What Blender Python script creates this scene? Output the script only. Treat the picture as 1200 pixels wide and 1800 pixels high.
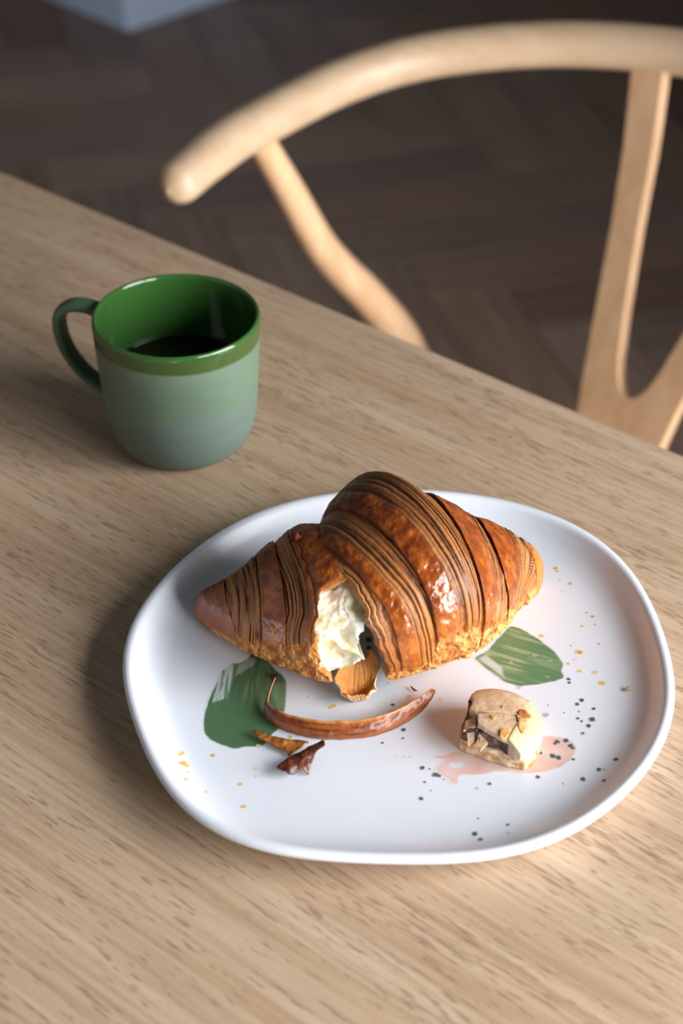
import bpy, math, random
import numpy as np

scn = bpy.context.scene
for o in list(bpy.data.objects):
    bpy.data.objects.remove(o)
TZ = 0.73                      # table top height above the floor

# ------------------------------------------------------------------ camera
PITCH = math.radians(37.0)
cd = bpy.data.cameras.new('camera')
cam = bpy.data.objects.new('camera', cd)
scn.collection.objects.link(cam)
cam.location = (-0.02470, -0.54795, TZ + 0.50415)
cam.rotation_euler = (math.pi / 2 - PITCH, 0, 0)
cd.sensor_fit = 'VERTICAL'
cd.sensor_height = 36.0
cd.sensor_width = 24.0
cd.lens = 60.0
cd.clip_start = 0.02
cd.dof.use_dof = True
cd.dof.focus_distance = 0.74
cd.dof.aperture_fstop = 7.1
scn.camera = cam

# ------------------------------------------------------------------ world, window light, exposure
world = bpy.data.worlds.new('world')
scn.world = world
world.use_nodes = True
world.node_tree.nodes['Background'].inputs[0].default_value = (0.74, 0.86, 1.0, 1)
world.node_tree.nodes['Background'].inputs[1].default_value = 0.04

WALL_X = 0.95                  # wall with the window, on the right
WIN = (-1.75, 0.06, 0.06, 1.74)   # y0, y1, z0, z1 of the opening
ld = bpy.data.lights.new('window_daylight', 'AREA')
ld.shape = 'RECTANGLE'
ld.size = WIN[3] - WIN[2]
ld.size_y = WIN[1] - WIN[0]
ld.energy = 80.0
ld.color = (0.985, 0.985, 1.0)
lo = bpy.data.objects.new('window_daylight', ld)
scn.collection.objects.link(lo)
lo.location = (WALL_X + 0.13, (WIN[0] + WIN[1]) / 2, (WIN[2] + WIN[3]) / 2)
lo.rotation_euler = (0, math.radians(90), 0)

scn.view_settings.view_transform = 'Standard'
scn.view_settings.look = 'None'
scn.view_settings.gamma = 1.0
scn.view_settings.exposure = 0.93
scn.view_settings.use_curve_mapping = False

# ------------------------------------------------------------------ helpers
rng = np.random.default_rng(7)
COL = scn.collection


def srgb(r, g, b):
    f = lambda c: c / 12.92 if c <= 0.04045 else ((c + 0.055) / 1.055) ** 2.4
    return np.array([f(r / 255.), f(g / 255.), f(b / 255.)])


def s4(r, g, b):
    return tuple(srgb(r, g, b)) + (1.0,)


def sst(a, b, x):
    t = np.clip((x - a) / (b - a), 0, 1)
    return t * t * (3 - 2 * t)


def _hash(i, j, k, seed):
    h = (i.astype(np.int64) * 374761393 + j.astype(np.int64) * 668265263 + k.astype(np.int64) * 2147483647 + seed * 1274126177) & 0xFFFFFFFF
    h = ((h ^ (h >> 13)) * 1274126177) & 0xFFFFFFFF
    h = ((h ^ (h >> 16)) * 2246822519) & 0xFFFFFFFF
    return ((h ^ (h >> 15)) & 0xFFFFFF) / float(0xFFFFFF)


def vnoise(x, y, z=0.0, seed=0):
    x, y, z = np.broadcast_arrays(np.asarray(x, float), np.asarray(y, float), np.asarray(z, float))
    i, j, k = np.floor(x), np.floor(y), np.floor(z)
    fx, fy, fz = x - i, y - j, z - k
    fx, fy, fz = [f * f * (3 - 2 * f) for f in (fx, fy, fz)]
    r = 0
    for a in (0, 1):
        for b in (0, 1):
            for c in (0, 1):
                w = (fx if a else 1 - fx) * (fy if b else 1 - fy) * (fz if c else 1 - fz)
                r = r + w * _hash(i + a, j + b, k + c, seed)
    return r


def fbm(x, y, z=0.0, seed=0, n=4):
    r, a, s = 0, 0.5, 0
    x, y, z = np.asarray(x, float), np.asarray(y, float), np.asarray(z, float)
    for o in range(n):
        r = r + a * vnoise(x, y, z, seed + o * 17)
        s += a
        x, y, z = x * 2.03 + 3.1, y * 2.03 + 1.7, z * 2.03 + 5.3
        a *= 0.5
    return r / s


def worley(x, y, z, seed=0):
    x, y, z = np.broadcast_arrays(np.asarray(x, float), np.asarray(y, float), np.asarray(z, float))
    i, j, k = np.floor(x), np.floor(y), np.floor(z)
    f1 = np.full(x.shape, 9.0)
    f2 = np.full(x.shape, 9.0)
    for a in (-1, 0, 1):
        for b in (-1, 0, 1):
            for c in (-1, 0, 1):
                ci, cj, ck = i + a, j + b, k + c
                px = ci + _hash(ci, cj, ck, seed)
                py = cj + _hash(ci, cj, ck, seed + 5)
                pz = ck + _hash(ci, cj, ck, seed + 9)
                d = np.sqrt((px - x) ** 2 + (py - y) ** 2 + (pz - z) ** 2)
                f2 = np.minimum(f2, np.maximum(f1, d))
                f1 = np.minimum(f1, d)
    return f1, f2


def link(o, parent=None):
    COL.objects.link(o)
    if parent is not None:
        o.parent = parent
    return o


def tag(o, label=None, cat=None, group=None, kind=None):
    if label: o['label'] = label
    if cat: o['category'] = cat
    if group: o['group'] = group
    if kind: o['kind'] = kind
    return o


def empty(name, loc, rz=0.0, label=None, cat=None, group=None):
    o = bpy.data.objects.new(name, None)
    o.empty_display_size = 0.02
    o.location = loc
    o.rotation_euler = (0, 0, rz)
    COL.objects.link(o)
    return tag(o, label, cat, group)


def mesh_data(name, V, F, mat, smooth=True, attrs=None):
    """V (n,3) metres; F a list of (m,k) integer arrays or python lists."""
    me = bpy.data.meshes.new(name)
    V = np.asarray(V, np.float32).reshape(-1, 3)
    if not isinstance(F, list):
        F = [F]
    blocks = []
    for f in F:
        blocks.append(np.asarray(f, np.int32))
    loops = np.concatenate([b.ravel() for b in blocks])
    tot = np.concatenate([np.full(len(b), b.shape[1], np.int32) for b in blocks])
    start = np.concatenate([[0], np.cumsum(tot)[:-1]]).astype(np.int32)
    me.vertices.add(len(V)); me.vertices.foreach_set('co', V.ravel())
    me.loops.add(len(loops)); me.loops.foreach_set('vertex_index', loops)
    me.polygons.add(len(tot))
    me.polygons.foreach_set('loop_start', start)
    me.polygons.foreach_set('use_smooth', np.full(len(tot), bool(smooth)))
    me.update(calc_edges=True)
    if attrs:
        for k, a in attrs.items():
            a = np.asarray(a, np.float32)
            if a.ndim == 2:
                at = me.attributes.new(k, 'FLOAT_COLOR', 'POINT')
                c = np.ones((len(V), 4), np.float32); c[:, :3] = a[:, :3]
                at.data.foreach_set('color', c.ravel())
            else:
                at = me.attributes.new(k, 'FLOAT', 'POINT')
                at.data.foreach_set('value', a.ravel())
    me.validate()
    me.materials.append(mat)
    return me


def part(name, V, F, mat, parent, smooth=True, attrs=None, cm=True):
    """V in centimetres in table coordinates (z=0 on the table top); parent is an unrotated Empty/mesh."""
    V = np.asarray(V, float).reshape(-1, 3)
    if cm:
        V = V / 100.0 + np.array([0, 0, TZ])
        if parent is not None:
            base = np.zeros(3); p = parent
            while p is not None:
                base += np.array(p.location); p = p.parent
            V = V - base
    o = bpy.data.objects.new(name, mesh_data(name, V, F, mat, smooth, attrs))
    return link(o, parent)


def grid_faces(n, m, wrap_v=False, wrap_u=False, off=0, flip=False):
    i = np.arange(n if wrap_u else n - 1); j = np.arange(m if wrap_v else m - 1)
    I, J = np.meshgrid(i, j, indexing='ij')
    I2, J2 = (I + 1) % n, (J + 1) % m
    f = np.stack([I * m + J, I2 * m + J, I2 * m + J2, I * m + J2], -1).reshape(-1, 4) + off
    return f[:, ::-1] if flip else f


def lathe(prof, n=96, rfun=None, center=(0, 0)):
    prof = np.asarray(prof, float)
    th = np.linspace(0, 2 * np.pi, n, endpoint=False)
    r = prof[:, 0][:, None] * (rfun(th)[None] if rfun is not None else 1.0)
    X = center[0] + r * np.cos(th); Y = center[1] + r * np.sin(th)
    Z = np.broadcast_to(prof[:, 1][:, None], X.shape)
    return np.stack([X, Y, Z], -1), grid_faces(len(prof), n, wrap_v=True, flip=True)


def box_vf(x0, x1, y0, y1, z0, z1):
    V = [(x, y, z) for x in (x0, x1) for y in (y0, y1) for z in (z0, z1)]
    F = [[0, 1, 3, 2], [4, 6, 7, 5], [0, 4, 5, 1], [2, 3, 7, 6], [0, 2, 6, 4], [1, 5, 7, 3]]
    return np.array(V, float), np.array(F)


def join(parts):
    Vs, Fs, off = [], [], 0
    for V, F in parts:
        V = np.asarray(V, float).reshape(-1, 3)
        Vs.append(V)
        for f in (F if isinstance(F, list) else [F]):
            Fs.append(np.asarray(f) + off)
        off += len(V)
    return np.concatenate(Vs), Fs


def bevelled_box(x0, x1, y0, y1, z0, z1, b):
    """Box with chamfer-rounded edges: three stacked inset rings top and bottom."""
    def ring(ins, z):
        pts = []
        rr = b
        for cx, cy, a0 in ((x1 - rr, y1 - rr, 0), (x0 + rr, y1 - rr, 90), (x0 + rr, y0 + rr, 180), (x1 - rr, y0 + rr, 270)):
            for k in range(5):
                a = math.radians(a0 + k * 22.5)
                pts.append((cx + (rr - ins) * math.cos(a), cy + (rr - ins) * math.sin(a), z))
        return pts
    rows = []
    for k in range(4):
        a = math.radians(90 - k * 30)
        rows.append(ring(b * (1 - math.cos(a)) * .98, z0 + b * (1 - math.sin(a))))
    for k in range(4):
        a = math.radians(k * 30)
        rows.append(ring(b * (1 - math.cos(a)) * .98, z1 - b * (1 - math.sin(a))))
    V = np.array(rows); n, m = V.shape[:2]
    F = [grid_faces(n, m, wrap_v=True, flip=True), np.arange(m)[None, ::-1], (np.arange(m) + (n - 1) * m)[None]]
    return V.reshape(-1, 3), F


def catmull(P, n):
    P = np.asarray(P, float)
    Q = np.vstack([2 * P[0] - P[1], P, 2 * P[-1] - P[-2]])
    u = np.linspace(0, len(P) - 1, n); k = np.minimum(u.astype(int), len(P) - 2); t = (u - k)[:, None]
    a, b, c, d = Q[k], Q[k + 1], Q[k + 2], Q[k + 3]
    return .5 * ((2 * b) + (c - a) * t + (2 * a - 5 * b + 4 * c - d) * t ** 2 + (3 * b - 3 * c + d - a) * t ** 3)


def sweep(path, ra, rb=None, m=20, up=(0, 0, 1), caps=True, power=1.0):
    """Tube along path; ra = half size along the sideways axis, rb = half size along the 'up' axis."""
    path = np.asarray(path, float); n = len(path)
    ra = np.broadcast_to(np.asarray(ra, float), (n,)).copy()
    rb = ra.copy() if rb is None else np.broadcast_to(np.asarray(rb, float), (n,)).copy()
    T = np.gradient(path, axis=0); T /= np.linalg.norm(T, axis=1)[:, None]
    up = np.broadcast_to(np.asarray(up, float), (n, 3))
    S = np.cross(T, up); S /= np.linalg.norm(S, axis=1)[:, None]
    U = np.cross(S, T)
    if caps:                       # rounded ends
        k = np.array([0.0, .3, .6, .82, .95])
        e0 = [path[0] - T[0] * min(ra[0], rb[0]) * math.sqrt(1 - q * q) for q in k]
        e1 = [path[-1] + T[-1] * min(ra[-1], rb[-1]) * math.sqrt(1 - q * q) for q in k[::-1]]
        path = np.vstack([e0, path, e1])
        ra = np.concatenate([ra[0] * np.maximum(k, .01), ra, ra[-1] * np.maximum(k[::-1], .01)])
        rb = np.concatenate([rb[0] * np.maximum(k, .01), rb, rb[-1] * np.maximum(k[::-1], .01)])
        S = np.vstack([np.repeat(S[:1], 5, 0), S, np.repeat(S[-1:], 5, 0)])
        U = np.vstack([np.repeat(U[:1], 5, 0), U, np.repeat(U[-1:], 5, 0)])
    a = np.linspace(0, 2 * np.pi, m, endpoint=False)
    c, s = np.cos(a), np.sin(a)
    c = np.sign(c) * np.abs(c) ** power; s = np.sign(s) * np.abs(s) ** power
    V = path[:, None] + S[:, None] * (ra[:, None] * c)[..., None] + U[:, None] * (rb[:, None] * s)[..., None]
    nn = len(path)
    return V.reshape(-1, 3), [grid_faces(nn, m, wrap_v=True), np.arange(m)[None, ::-1], (np.arange(m) + (nn - 1) * m)[None]]


def resample(poly, n, closed=True):
    P = np.asarray(poly, float)
    if closed:
        P = np.vstack([P, P[:1]])
    d = np.concatenate([[0], np.cumsum(np.linalg.norm(np.diff(P, axis=0), axis=1))])
    s = np.linspace(0, d[-1], n, endpoint=not closed)
    return np.stack([np.interp(s, d, P[:, k]) for k in range(P.shape[1])], -1)


# ------------------------------------------------------------------ photograph measurements -> places on the table
CAMP = np.array([-2.470, -54.795, 50.415]); FPX = 3000.0
_c, _s = math.cos(PITCH), math.sin(PITCH)
_fw, _up = np.array([0, _c, -_s]), np.array([0, _s, _c])


def place(pts, z):
    """Measured points -> centimetres on the horizontal plane z above the table top (real positions)."""
    p = np.asarray(pts, float)
    d = _fw + ((p[..., 0] - 600) / FPX)[..., None] * np.array([1., 0, 0]) - ((p[..., 1] - 900) / FPX)[..., None] * _up
    t = (np.asarray(z) - CAMP[2]) / d[..., 2]
    return CAMP + t[..., None] * d


# ------------------------------------------------------------------ materials
def mat(name):
    m = bpy.data.materials.new(name); m.use_nodes = True
    nt = m.node_tree
    return m, nt, nt.nodes['Principled BSDF']


def N(nt, typ, **kw):
    n = nt.nodes.new(typ)
    for k, v in kw.items():
        if k in n.inputs: n.inputs[k].default_value = v
        else: setattr(n, k, v)
    return n


def ramp(nt, stops):
    r = nt.nodes.new('ShaderNodeValToRGB')
    e = r.color_ramp.elements
    while len(e) < len(stops): e.new(0.5)
    for q, (p, c) in zip(e, stops):
        q.position = p; q.color = c if len(c) == 4 else tuple(c) + (1,)
    return r


def mixc(nt, fac, a, b, mode='MIX'):
    m = nt.nodes.new('ShaderNodeMix'); m.data_type = 'RGBA'; m.blend_type = mode
    for sock, v in ((m.inputs['Factor'], fac), (m.inputs['A'], a), (m.inputs['B'], b)):
        pass
    def setin(idx, v):
        s = m.inputs[idx]
        if hasattr(v, 'is_output'): nt.links.new(v, s)
        else: s.default_value = v
    setin(0, fac); setin(6, a); setin(7, b)
    return m.outputs[2]


def bump(nt, bsdf, height, strength, dist):
    b = N(nt, 'ShaderNodeBump', Strength=strength, Distance=dist)
    nt.links.new(height, b.inputs['Height']); nt.links.new(b.outputs[0], bsdf.inputs['Normal'])
    return b


def wood_mat(name, base, light, dark, pore, along='X', pores=1.0, rough=0.45, scale=1.0, fine=.75):
    m, nt, b = mat(name)
    tc = N(nt, 'ShaderNodeTexCoord')
    def mapped(sx, sy, sz):
        mp = N(nt, 'ShaderNodeMapping'); nt.links.new(tc.outputs['Object'], mp.inputs[0])
        mp.inputs['Scale'].default_value = (sx * scale, sy * scale, sz * scale) if along == 'X' else (sy * scale, sx * scale, sz * scale) if along == 'Y' else (sy * scale, sz * scale, sx * scale)
        return mp.outputs[0]
    n1 = N(nt, 'ShaderNodeTexNoise', Scale=1.0, Detail=6.0, Roughness=0.6, Distortion=0.2); nt.links.new(mapped(5, 75, 75), n1.inputs[0])
    n2 = N(nt, 'ShaderNodeTexNoise', Scale=1.0, Detail=4.0, Roughness=0.6); nt.links.new(mapped(11, 460, 460), n2.inputs[0])
    n3 = N(nt, 'ShaderNodeTexNoise', Scale=1.0, Detail=2.0, Roughness=0.5); nt.links.new(mapped(95, 820, 820), n3.inputs[0])
    n4 = N(nt, 'ShaderNodeTexNoise', Scale=1.0, Detail=2.0); nt.links.new(mapped(7, 60, 60), n4.inputs[0])
    r1 = ramp(nt, [(.34, dark), (.5, base), (.68, light)]); nt.links.new(n1.outputs[0], r1.inputs[0])
    r2 = ramp(nt, [(.32, (.76, .73, .70, 1)), (.62, (1.07, 1.07, 1.07, 1))]); nt.links.new(n2.outputs[0], r2.inputs[0])
    c = mixc(nt, fine, r1.outputs[0], r2.outputs[0], 'MULTIPLY')
    if pores > 0:
        add = N(nt, 'ShaderNodeMath', operation='MULTIPLY_ADD'); add.inputs[1].default_value = 0.30; 
        nt.links.new(n4.outputs[0], add.inputs[0]); nt.links.new(n3.outputs[0], add.inputs[2])
        r3 = ramp(nt, [(.735, (0, 0, 0, 1)), (.825, (pores, pores, pores, 1))]); nt.links.new(add.outputs[0], r3.inputs[0])
        c = mixc(nt, r3.outputs[0], c, pore)
        bump(nt, b, r3.outputs[0], -.12, .0004)
    nt.links.new(c, b.inputs['Base Color'])
    b.inputs['Roughness'].default_value = rough
    b.inputs['Specular IOR Level'].default_value = .35
    return m


M = {}
M['oak_top'] = wood_mat('oak_tabletop', s4(191, 165, 137), s4(201, 177, 150), s4(182, 154, 125), s4(128, 101, 76), 'X', .62, .48)
M['oak_leg'] = wood_mat('oak_leg', s4(190, 156, 119), s4(203, 174, 139), s4(174, 138, 101), s4(112, 80, 54), 'Z', .6, .48)
M['beech'] = wood_mat('pale_oiled_wood', s4(212, 174, 136), s4(219, 184, 147), s4(204, 163, 124), s4(150, 105, 65), 'Z', 0, .42, fine=.2)
M['beech_rail'] = wood_mat('pale_oiled_wood_rail', s4(190, 164, 135), s4(194, 169, 141), s4(185, 157, 127), s4(150, 105, 65), 'X', 0, .36, fine=.15)


def simple(name, col, rough=.5, noise=None, spec=.5, nscale=40, bump_s=0, **kw):
    m, nt, b = mat(name)
    b.inputs['Roughness'].default_value = rough
    b.inputs['Specular IOR Level'].default_value = spec
    tc = N(nt, 'ShaderNodeTexCoord')
    n = N(nt, 'ShaderNodeTexNoise', Scale=float(nscale), Detail=4.0); nt.links.new(tc.outputs['Object'], n.inputs[0])
    col2 = noise or tuple(c * .92 for c in col[:3]) + (1,)
    r = ramp(nt, [(.35, col), (.65, col2)]); nt.links.new(n.outputs[0], r.inputs[0])
    nt.links.new(r.outputs[0], b.inputs['Base Color'])
    if bump_s: bump(nt, b, n.outputs[0], bump_s, .002)
    for k, v in kw.items():
        b.inputs[k.replace('_', ' ')].default_value = v
    return m


M['wall'] = simple('plaster_wall', s4(196, 192, 186), .9, nscale=3)
M['white_box'] = simple('white_lacquer', s4(198, 218, 248), .5, nscale=2)
M['frame'] = simple('window_frame_paint', s4(225, 225, 222), .5, nscale=5)
M['floor_base'] = simple('dark_parquet_base', s4(52, 42, 36), .6, nscale=8)
M['cord'] = simple('paper_cord', s4(205, 180, 140), .8, nscale=200, bump_s=.4)


def plank_mat():
    m, nt, b = mat('dark_parquet_plank')
    tc = N(nt, 'ShaderNodeTexCoord'); oi = N(nt, 'ShaderNodeObjectInfo')
    mp = N(nt, 'ShaderNodeMapping'); mp.inputs['Scale'].default_value = (4, 45, 45); nt.links.new(tc.outputs['Object'], mp.inputs[0])
    n = N(nt, 'ShaderNodeTexNoise', Scale=1.0, Detail=5.0); nt.links.new(mp.outputs[0], n.inputs[0])
    r0 = ramp(nt, [(0, s4(124, 99, 85)), (.35, s4(152, 126, 110)), (.7, s4(134, 118, 109)), (1, s4(166, 142, 126))]); nt.links.new(oi.outputs['Random'], r0.inputs[0])
    r1 = ramp(nt, [(.3, (.72, .70, .68, 1)), (.7, (1.15, 1.15, 1.15, 1))]); nt.links.new(n.outputs[0], r1.inputs[0])
    nt.links.new(mixc(nt, 1.0, r0.outputs[0], r1.outputs[0], 'MULTIPLY'), b.inputs['Base Color'])
    b.inputs['Roughness'].default_value = .5
    b.inputs['Specular IOR Level'].default_value = .3
    return m


M['plank'] = plank_mat()


def attr_mat(name, rough=.5, gloss_attr=None, gloss_rough=.15, coat=0., spec=.5, sss=0., sss_r=(1, .5, .25), sss_scale=.003, bump_scale=0, bump_s=0, bump_d=.0005, trans=0):
    m, nt, b = mat(name)
    a = N(nt, 'ShaderNodeAttribute', attribute_name='Col')
    nt.links.new(a.outputs['Color'], b.inputs['Base Color'])
    b.inputs['Specular IOR Level'].default_value = spec
    b.inputs['Roughness'].default_value = rough
    if gloss_attr:
        g = N(nt, 'ShaderNodeAttribute', attribute_name=gloss_attr)
        mr = N(nt, 'ShaderNodeMapRange'); mr.inputs['To Min'].default_value = rough; mr.inputs['To Max'].default_value = gloss_rough
        nt.links.new(g.outputs['Fac'], mr.inputs[0]); nt.links.new(mr.outputs[0], b.inputs['Roughness'])
        mu = N(nt, 'ShaderNodeMath', operation='MULTIPLY'); mu.inputs[1].default_value = coat
        nt.links.new(g.outputs['Fac'], mu.inputs[0]); nt.links.new(mu.outputs[0], b.inputs['Coat Weight'])
        b.inputs['Coat Roughness'].default_value = .12
    elif coat:
        b.inputs['Coat Weight'].default_value = coat; b.inputs['Coat Roughness'].default_value = .08
    if sss:
        b.inputs['Subsurface Weight'].default_value = sss
        b.inputs['Subsurface Radius'].default_value = sss_r
        b.inputs['Subsurface Scale'].default_value = sss_scale
    if bump_scale:
        tc = N(nt, 'ShaderNodeTexCoord')
        n = N(nt, 'ShaderNodeTexNoise', Scale=float(bump_scale), Detail=4.0); nt.links.new(tc.outputs['Object'], n.inputs[0])
        bump(nt, b, n.outputs[0], bump_s, bump_d)
    return m


M['crust'] = attr_mat('baked_crust', .52, 'gloss', .2, .8, .4, bump_scale=900, bump_s=.35, bump_d=.0006)
M['crumb'] = attr_mat('croissant_crumb', .55, None, sss=.8, sss_r=(1, .85, .6), sss_scale=.006, bump_scale=1200, bump_s=.3, bump_d=.0005, spec=.4)
M['macaron'] = attr_mat('macaron_shell', .62, 'gloss', .25, .3, .35, bump_scale=1500, bump_s=.25, bump_d=.0004)
M['glaze'] = simple('white_porcelain_glaze', s4(229, 235, 244), .38, s4(226, 232, 242), nscale=10, Coat_Weight=.2, Coat_Roughness=.22)
M['paint'] = attr_mat('underglaze_paint', .38, None, coat=.2)
M['coffee'] = simple('black_coffee', (.006, .003, .002, 1), .04, (.005, .0025, .0015, 1))

# ------------------------------------------------------------------ the setting: room shell and floor
EDGE = math.radians(-39.3)
ex = np.array([math.cos(EDGE), math.sin(EDGE)]); en = np.array([-math.sin(EDGE), math.cos(EDGE)])


def struct(name, parts, m, smooth=False):
    V, F = join(parts)
    o = bpy.data.objects.new(name, mesh_data(name, V, F, m, smooth)); COL.objects.link(o)
    o['kind'] = 'structure'
    return o


RX0, RX1, RY0, RY1, RH = -2.6, WALL_X, -2.4, 4.2, 2.7
floor = struct('floor', [box_vf(RX0, RX1, RY0, RY1, -.10, -.012)], M['floor_base'])
tag(floor, 'dark brown herringbone parquet floor')
struct('wall_back', [box_vf(RX0, RX1 + .2, RY1, RY1 + .15, -.10, RH)], M['wall'])
struct('wall_left', [box_vf(RX0 - .15, RX0, RY0, RY1 + .15, -.10, RH)], M['wall'])
y0, y1, z0, z1 = WIN
struct('wall_right', [box_vf(RX1, RX1 + .2, RY0, y0, -.10, RH), box_vf(RX1, RX1 + .2, y1, RY1, -.10, RH),
                      box_vf(RX1, RX1 + .2, y0, y1, -.10, z0), box_vf(RX1, RX1 + .2, y0, y1, z1, RH)], M['wall'])
fx0, fx1 = RX1 + .04, RX1 + .09
ym = (y0 + y1) / 2
struct('window_1', [box_vf(fx0, fx1, y0, y0 + .05, z0, z1), box_vf(fx0, fx1, y1 - .05, y1, z0, z1),
                    box_vf(fx0, fx1, y0 + .05, y1 - .05, z0, z0 + .05), box_vf(fx0, fx1, y0 + .05, y1 - .05, z1 - .05, z1),
                    box_vf(fx0, fx1, ym - .03, ym + .03, z0 + .05, z1 - .05)], M['frame'])

# herringbone planks (each one a piece of the floor)
PL, PW = 0.60, 0.12
plank_me = None
hb = math.radians(-74.7)                         # direction of one set of planks
d1 = np.array([math.cos(hb), math.sin(hb)]); d2 = np.array([-d1[1], d1[0]])
V, F = bevelled_box(-PL / 2 + .001, PL / 2 - .001, -PW / 2 + .001, PW / 2 - .001, -.012, 0, .0015)
plank_me = mesh_data('plank', V, F, M['plank'], False)
cnt = 0
cands = []
K = int(PL / PW)
for i in range(-40, 41):
    for j in range(-14, 15):
        # classic herringbone lattice: step (PW, PW) along the diagonal, (PL, -PL) across the zigzags
        ox = i * PW + j * PL; oy = i * PW - j * PL
        for kind in (0, 1):
            if kind == 0: a, b, rot = ox + PL / 2, oy + PW / 2, 0
            else: a, b, rot = ox + PW / 2, oy + PW + PL / 2, math.pi / 2
            p = d1 * a + d2 * b
            cands.append((p[0], p[1], rot))
seen = set()
for x, y, rot in cands:
    x += 0.1; y += 1.6
    if not (-1.5 < x < 1.5 and 0.05 < y < 3.5): continue
    if abs(x) > .75 + .22 * y: continue
    key = (round(x, 3), round(y, 3))
    if key in seen or cnt >= 290: continue
    seen.add(key); cnt += 1
    o = bpy.data.objects.new('plank', plank_me)
    o.location = (x, y, 0.0); o.rotation_euler = (0, 0, hb + rot)
    link(o, floor)

# white square plinth far behind
V, F = bevelled_box(-.30, .30, -.30, .30, 0, .5, .008)
pl = bpy.data.objects.new('plinth', mesh_data('plinth', V, F, M['white_box'], False)); COL.objects.link(pl)
pc = np.array([-0.4326, 2.608]); pr = math.radians(45)
pl.location = (pc[0], pc[1] + .30 * math.sqrt(2), 0); pl.rotation_euler = (0, 0, pr)
tag(pl, 'pale white square plinth on the dark floor at the top left', 'plinth')

# ------------------------------------------------------------------ table
TW = 22.68                    # distance of the far long edge from the origin, cm
tl, tw, tt = 1.75, 0.85, 0.026
tcx, tcy = -0.12, TW / 100 - tw / 2      # centre in (along edge, across) metres
tloc = ex * tcx + en * tcy
table = empty('dining_table', (tloc[0], tloc[1], 0), EDGE, 'long light oak dining table with fine dark grain, under the plate and mug', 'table')
V, F = bevelled_box(-tl / 2, tl / 2, -tw / 2, tw / 2, TZ - tt, TZ, .002)
part('tabletop', V, F, M['oak_top'], table, False, cm=False)
V, F = join([box_vf(-tl / 2 + .10, tl / 2 - .10, -tw / 2 + .09, -tw / 2 + .112, TZ - tt - .07, TZ - tt),
             box_vf(-tl / 2 + .10, tl / 2 - .10, tw / 2 - .112, tw / 2 - .09, TZ - tt - .07, TZ - tt),
             box_vf(-tl / 2 + .09, -tl / 2 + .112, -tw / 2 + .112, tw / 2 - .112, TZ - tt - .07, TZ - tt),
             box_vf(tl / 2 - .112, tl / 2 - .09, -tw / 2 + .112, tw / 2 - .112, TZ - tt - .07, TZ - tt)])
part('apron', V, F, M['oak_leg'], table, False, cm=False)
for sx in (-1, 1):
    for sy in (-1, 1):
        px, py = sx * (tl / 2 - .085), sy * (tw / 2 - .085)
        V, F = sweep([(px, py, 0.004), (px, py, .3), (px, py, TZ - tt - .0005)], [.016, .02, .026], m=24, up=(1, 0, 0), caps=False)
        part('leg', V, F, M['oak_leg'], table, True, cm=False)

# ------------------------------------------------------------------ chair (bent rail, Y-shaped back)
U0 = -19.0
cw0 = 40.0
cl = (ex * U0 + en * cw0) / 100
chair = empty('dining_chair', (cl[0], cl[1], 0), EDGE, 'pale wooden chair with bent round rail and Y-shaped back', 'chair')


def cl_pts(P):                      # (du, w, z) cm, z relative to the table top -> chair local metres
    P = np.asarray(P, float)
    return np.stack([P[:, 0] / 100, (P[:, 1] - cw0) / 100, P[:, 2] / 100 + TZ], -1)


half = [(-26.3, 33.6, -3.0), (-26.9, 38, -2.5), (-26.8, 42.2, -2.0), (-25.4, 50.9, -1.0), (-21.8, 57.0, 0), (-14.8, 62.2, 1.0), (-7, 65.2, 1.6), (0, 66.0, 1.8)]
full = half + [(-a, b, c) for a, b, c in half[-2::-1]]
path = catmull(cl_pts(full), 160)
s = np.abs(np.linspace(-1, 1, 160))
ra = .0172 - .001 * sst(.85, 1, s)
V, F = sweep(path, ra, ra * 1.0, m=28)
part('top_rail', V, F, M['beech_rail'], chair, True, cm=False)
SH = -29.0                           # seat height (cm below the table top)
for sx in (-1, 1):
    rear = [(-26.6, 42.0, -2.6), (-26.5, 45.2, -8), (-26.2, 49.2, -15), (-24.4, 53.4, -21), (-23.2, 56.2, -26), (-22.4, 57.4, -32), (-22.0, 57.8, -45), (-21.8, 58.4, -60), (-21.6, 59, -72.6)]
    p = catmull(cl_pts([(sx * -a, b, c) for a, b, c in rear]), 60)
    r = np.interp(np.linspace(0, 1, 60), [0, .15, .4, .55, 1], [.0105, .0122, .0155, .017, .0125])
    V, F = sweep(p, r, m=22, up=(1, 0, 0), caps=False)
    part('leg', V, F, M['beech'], chair, True, cm=False)
    p = catmull(cl_pts([(sx * 24.5, 17.5, SH + 2), (sx * 24.3, 17.4, -45), (sx * 24, 17.2, -72.6)]), 30)
    V, F = sweep(p, np.linspace(.018, .0125, 30), m=22, up=(1, 0, 0), caps=False)
    part('leg', V, F, M['beech'], chair, True, cm=False)
    p = cl_pts([(sx * 24.2, 18, -50), (sx * 22.3, 57, -50)])
    V, F = sweep(p, .009, .016, m=16, caps=False)
    part('stretcher', V, F, M['beech'], chair, True, cm=False)
for (xx, ww, zz) in ((24.2, 17.5, -44), (22.2, 57.2, SH - 1.5)):
    V, F = sweep(cl_pts([(-xx, ww, zz), (xx, ww, zz)]), .01, .016, m=16, caps=False)
    part('stretcher', V, F, M['beech'], chair, True, cm=False)
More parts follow.
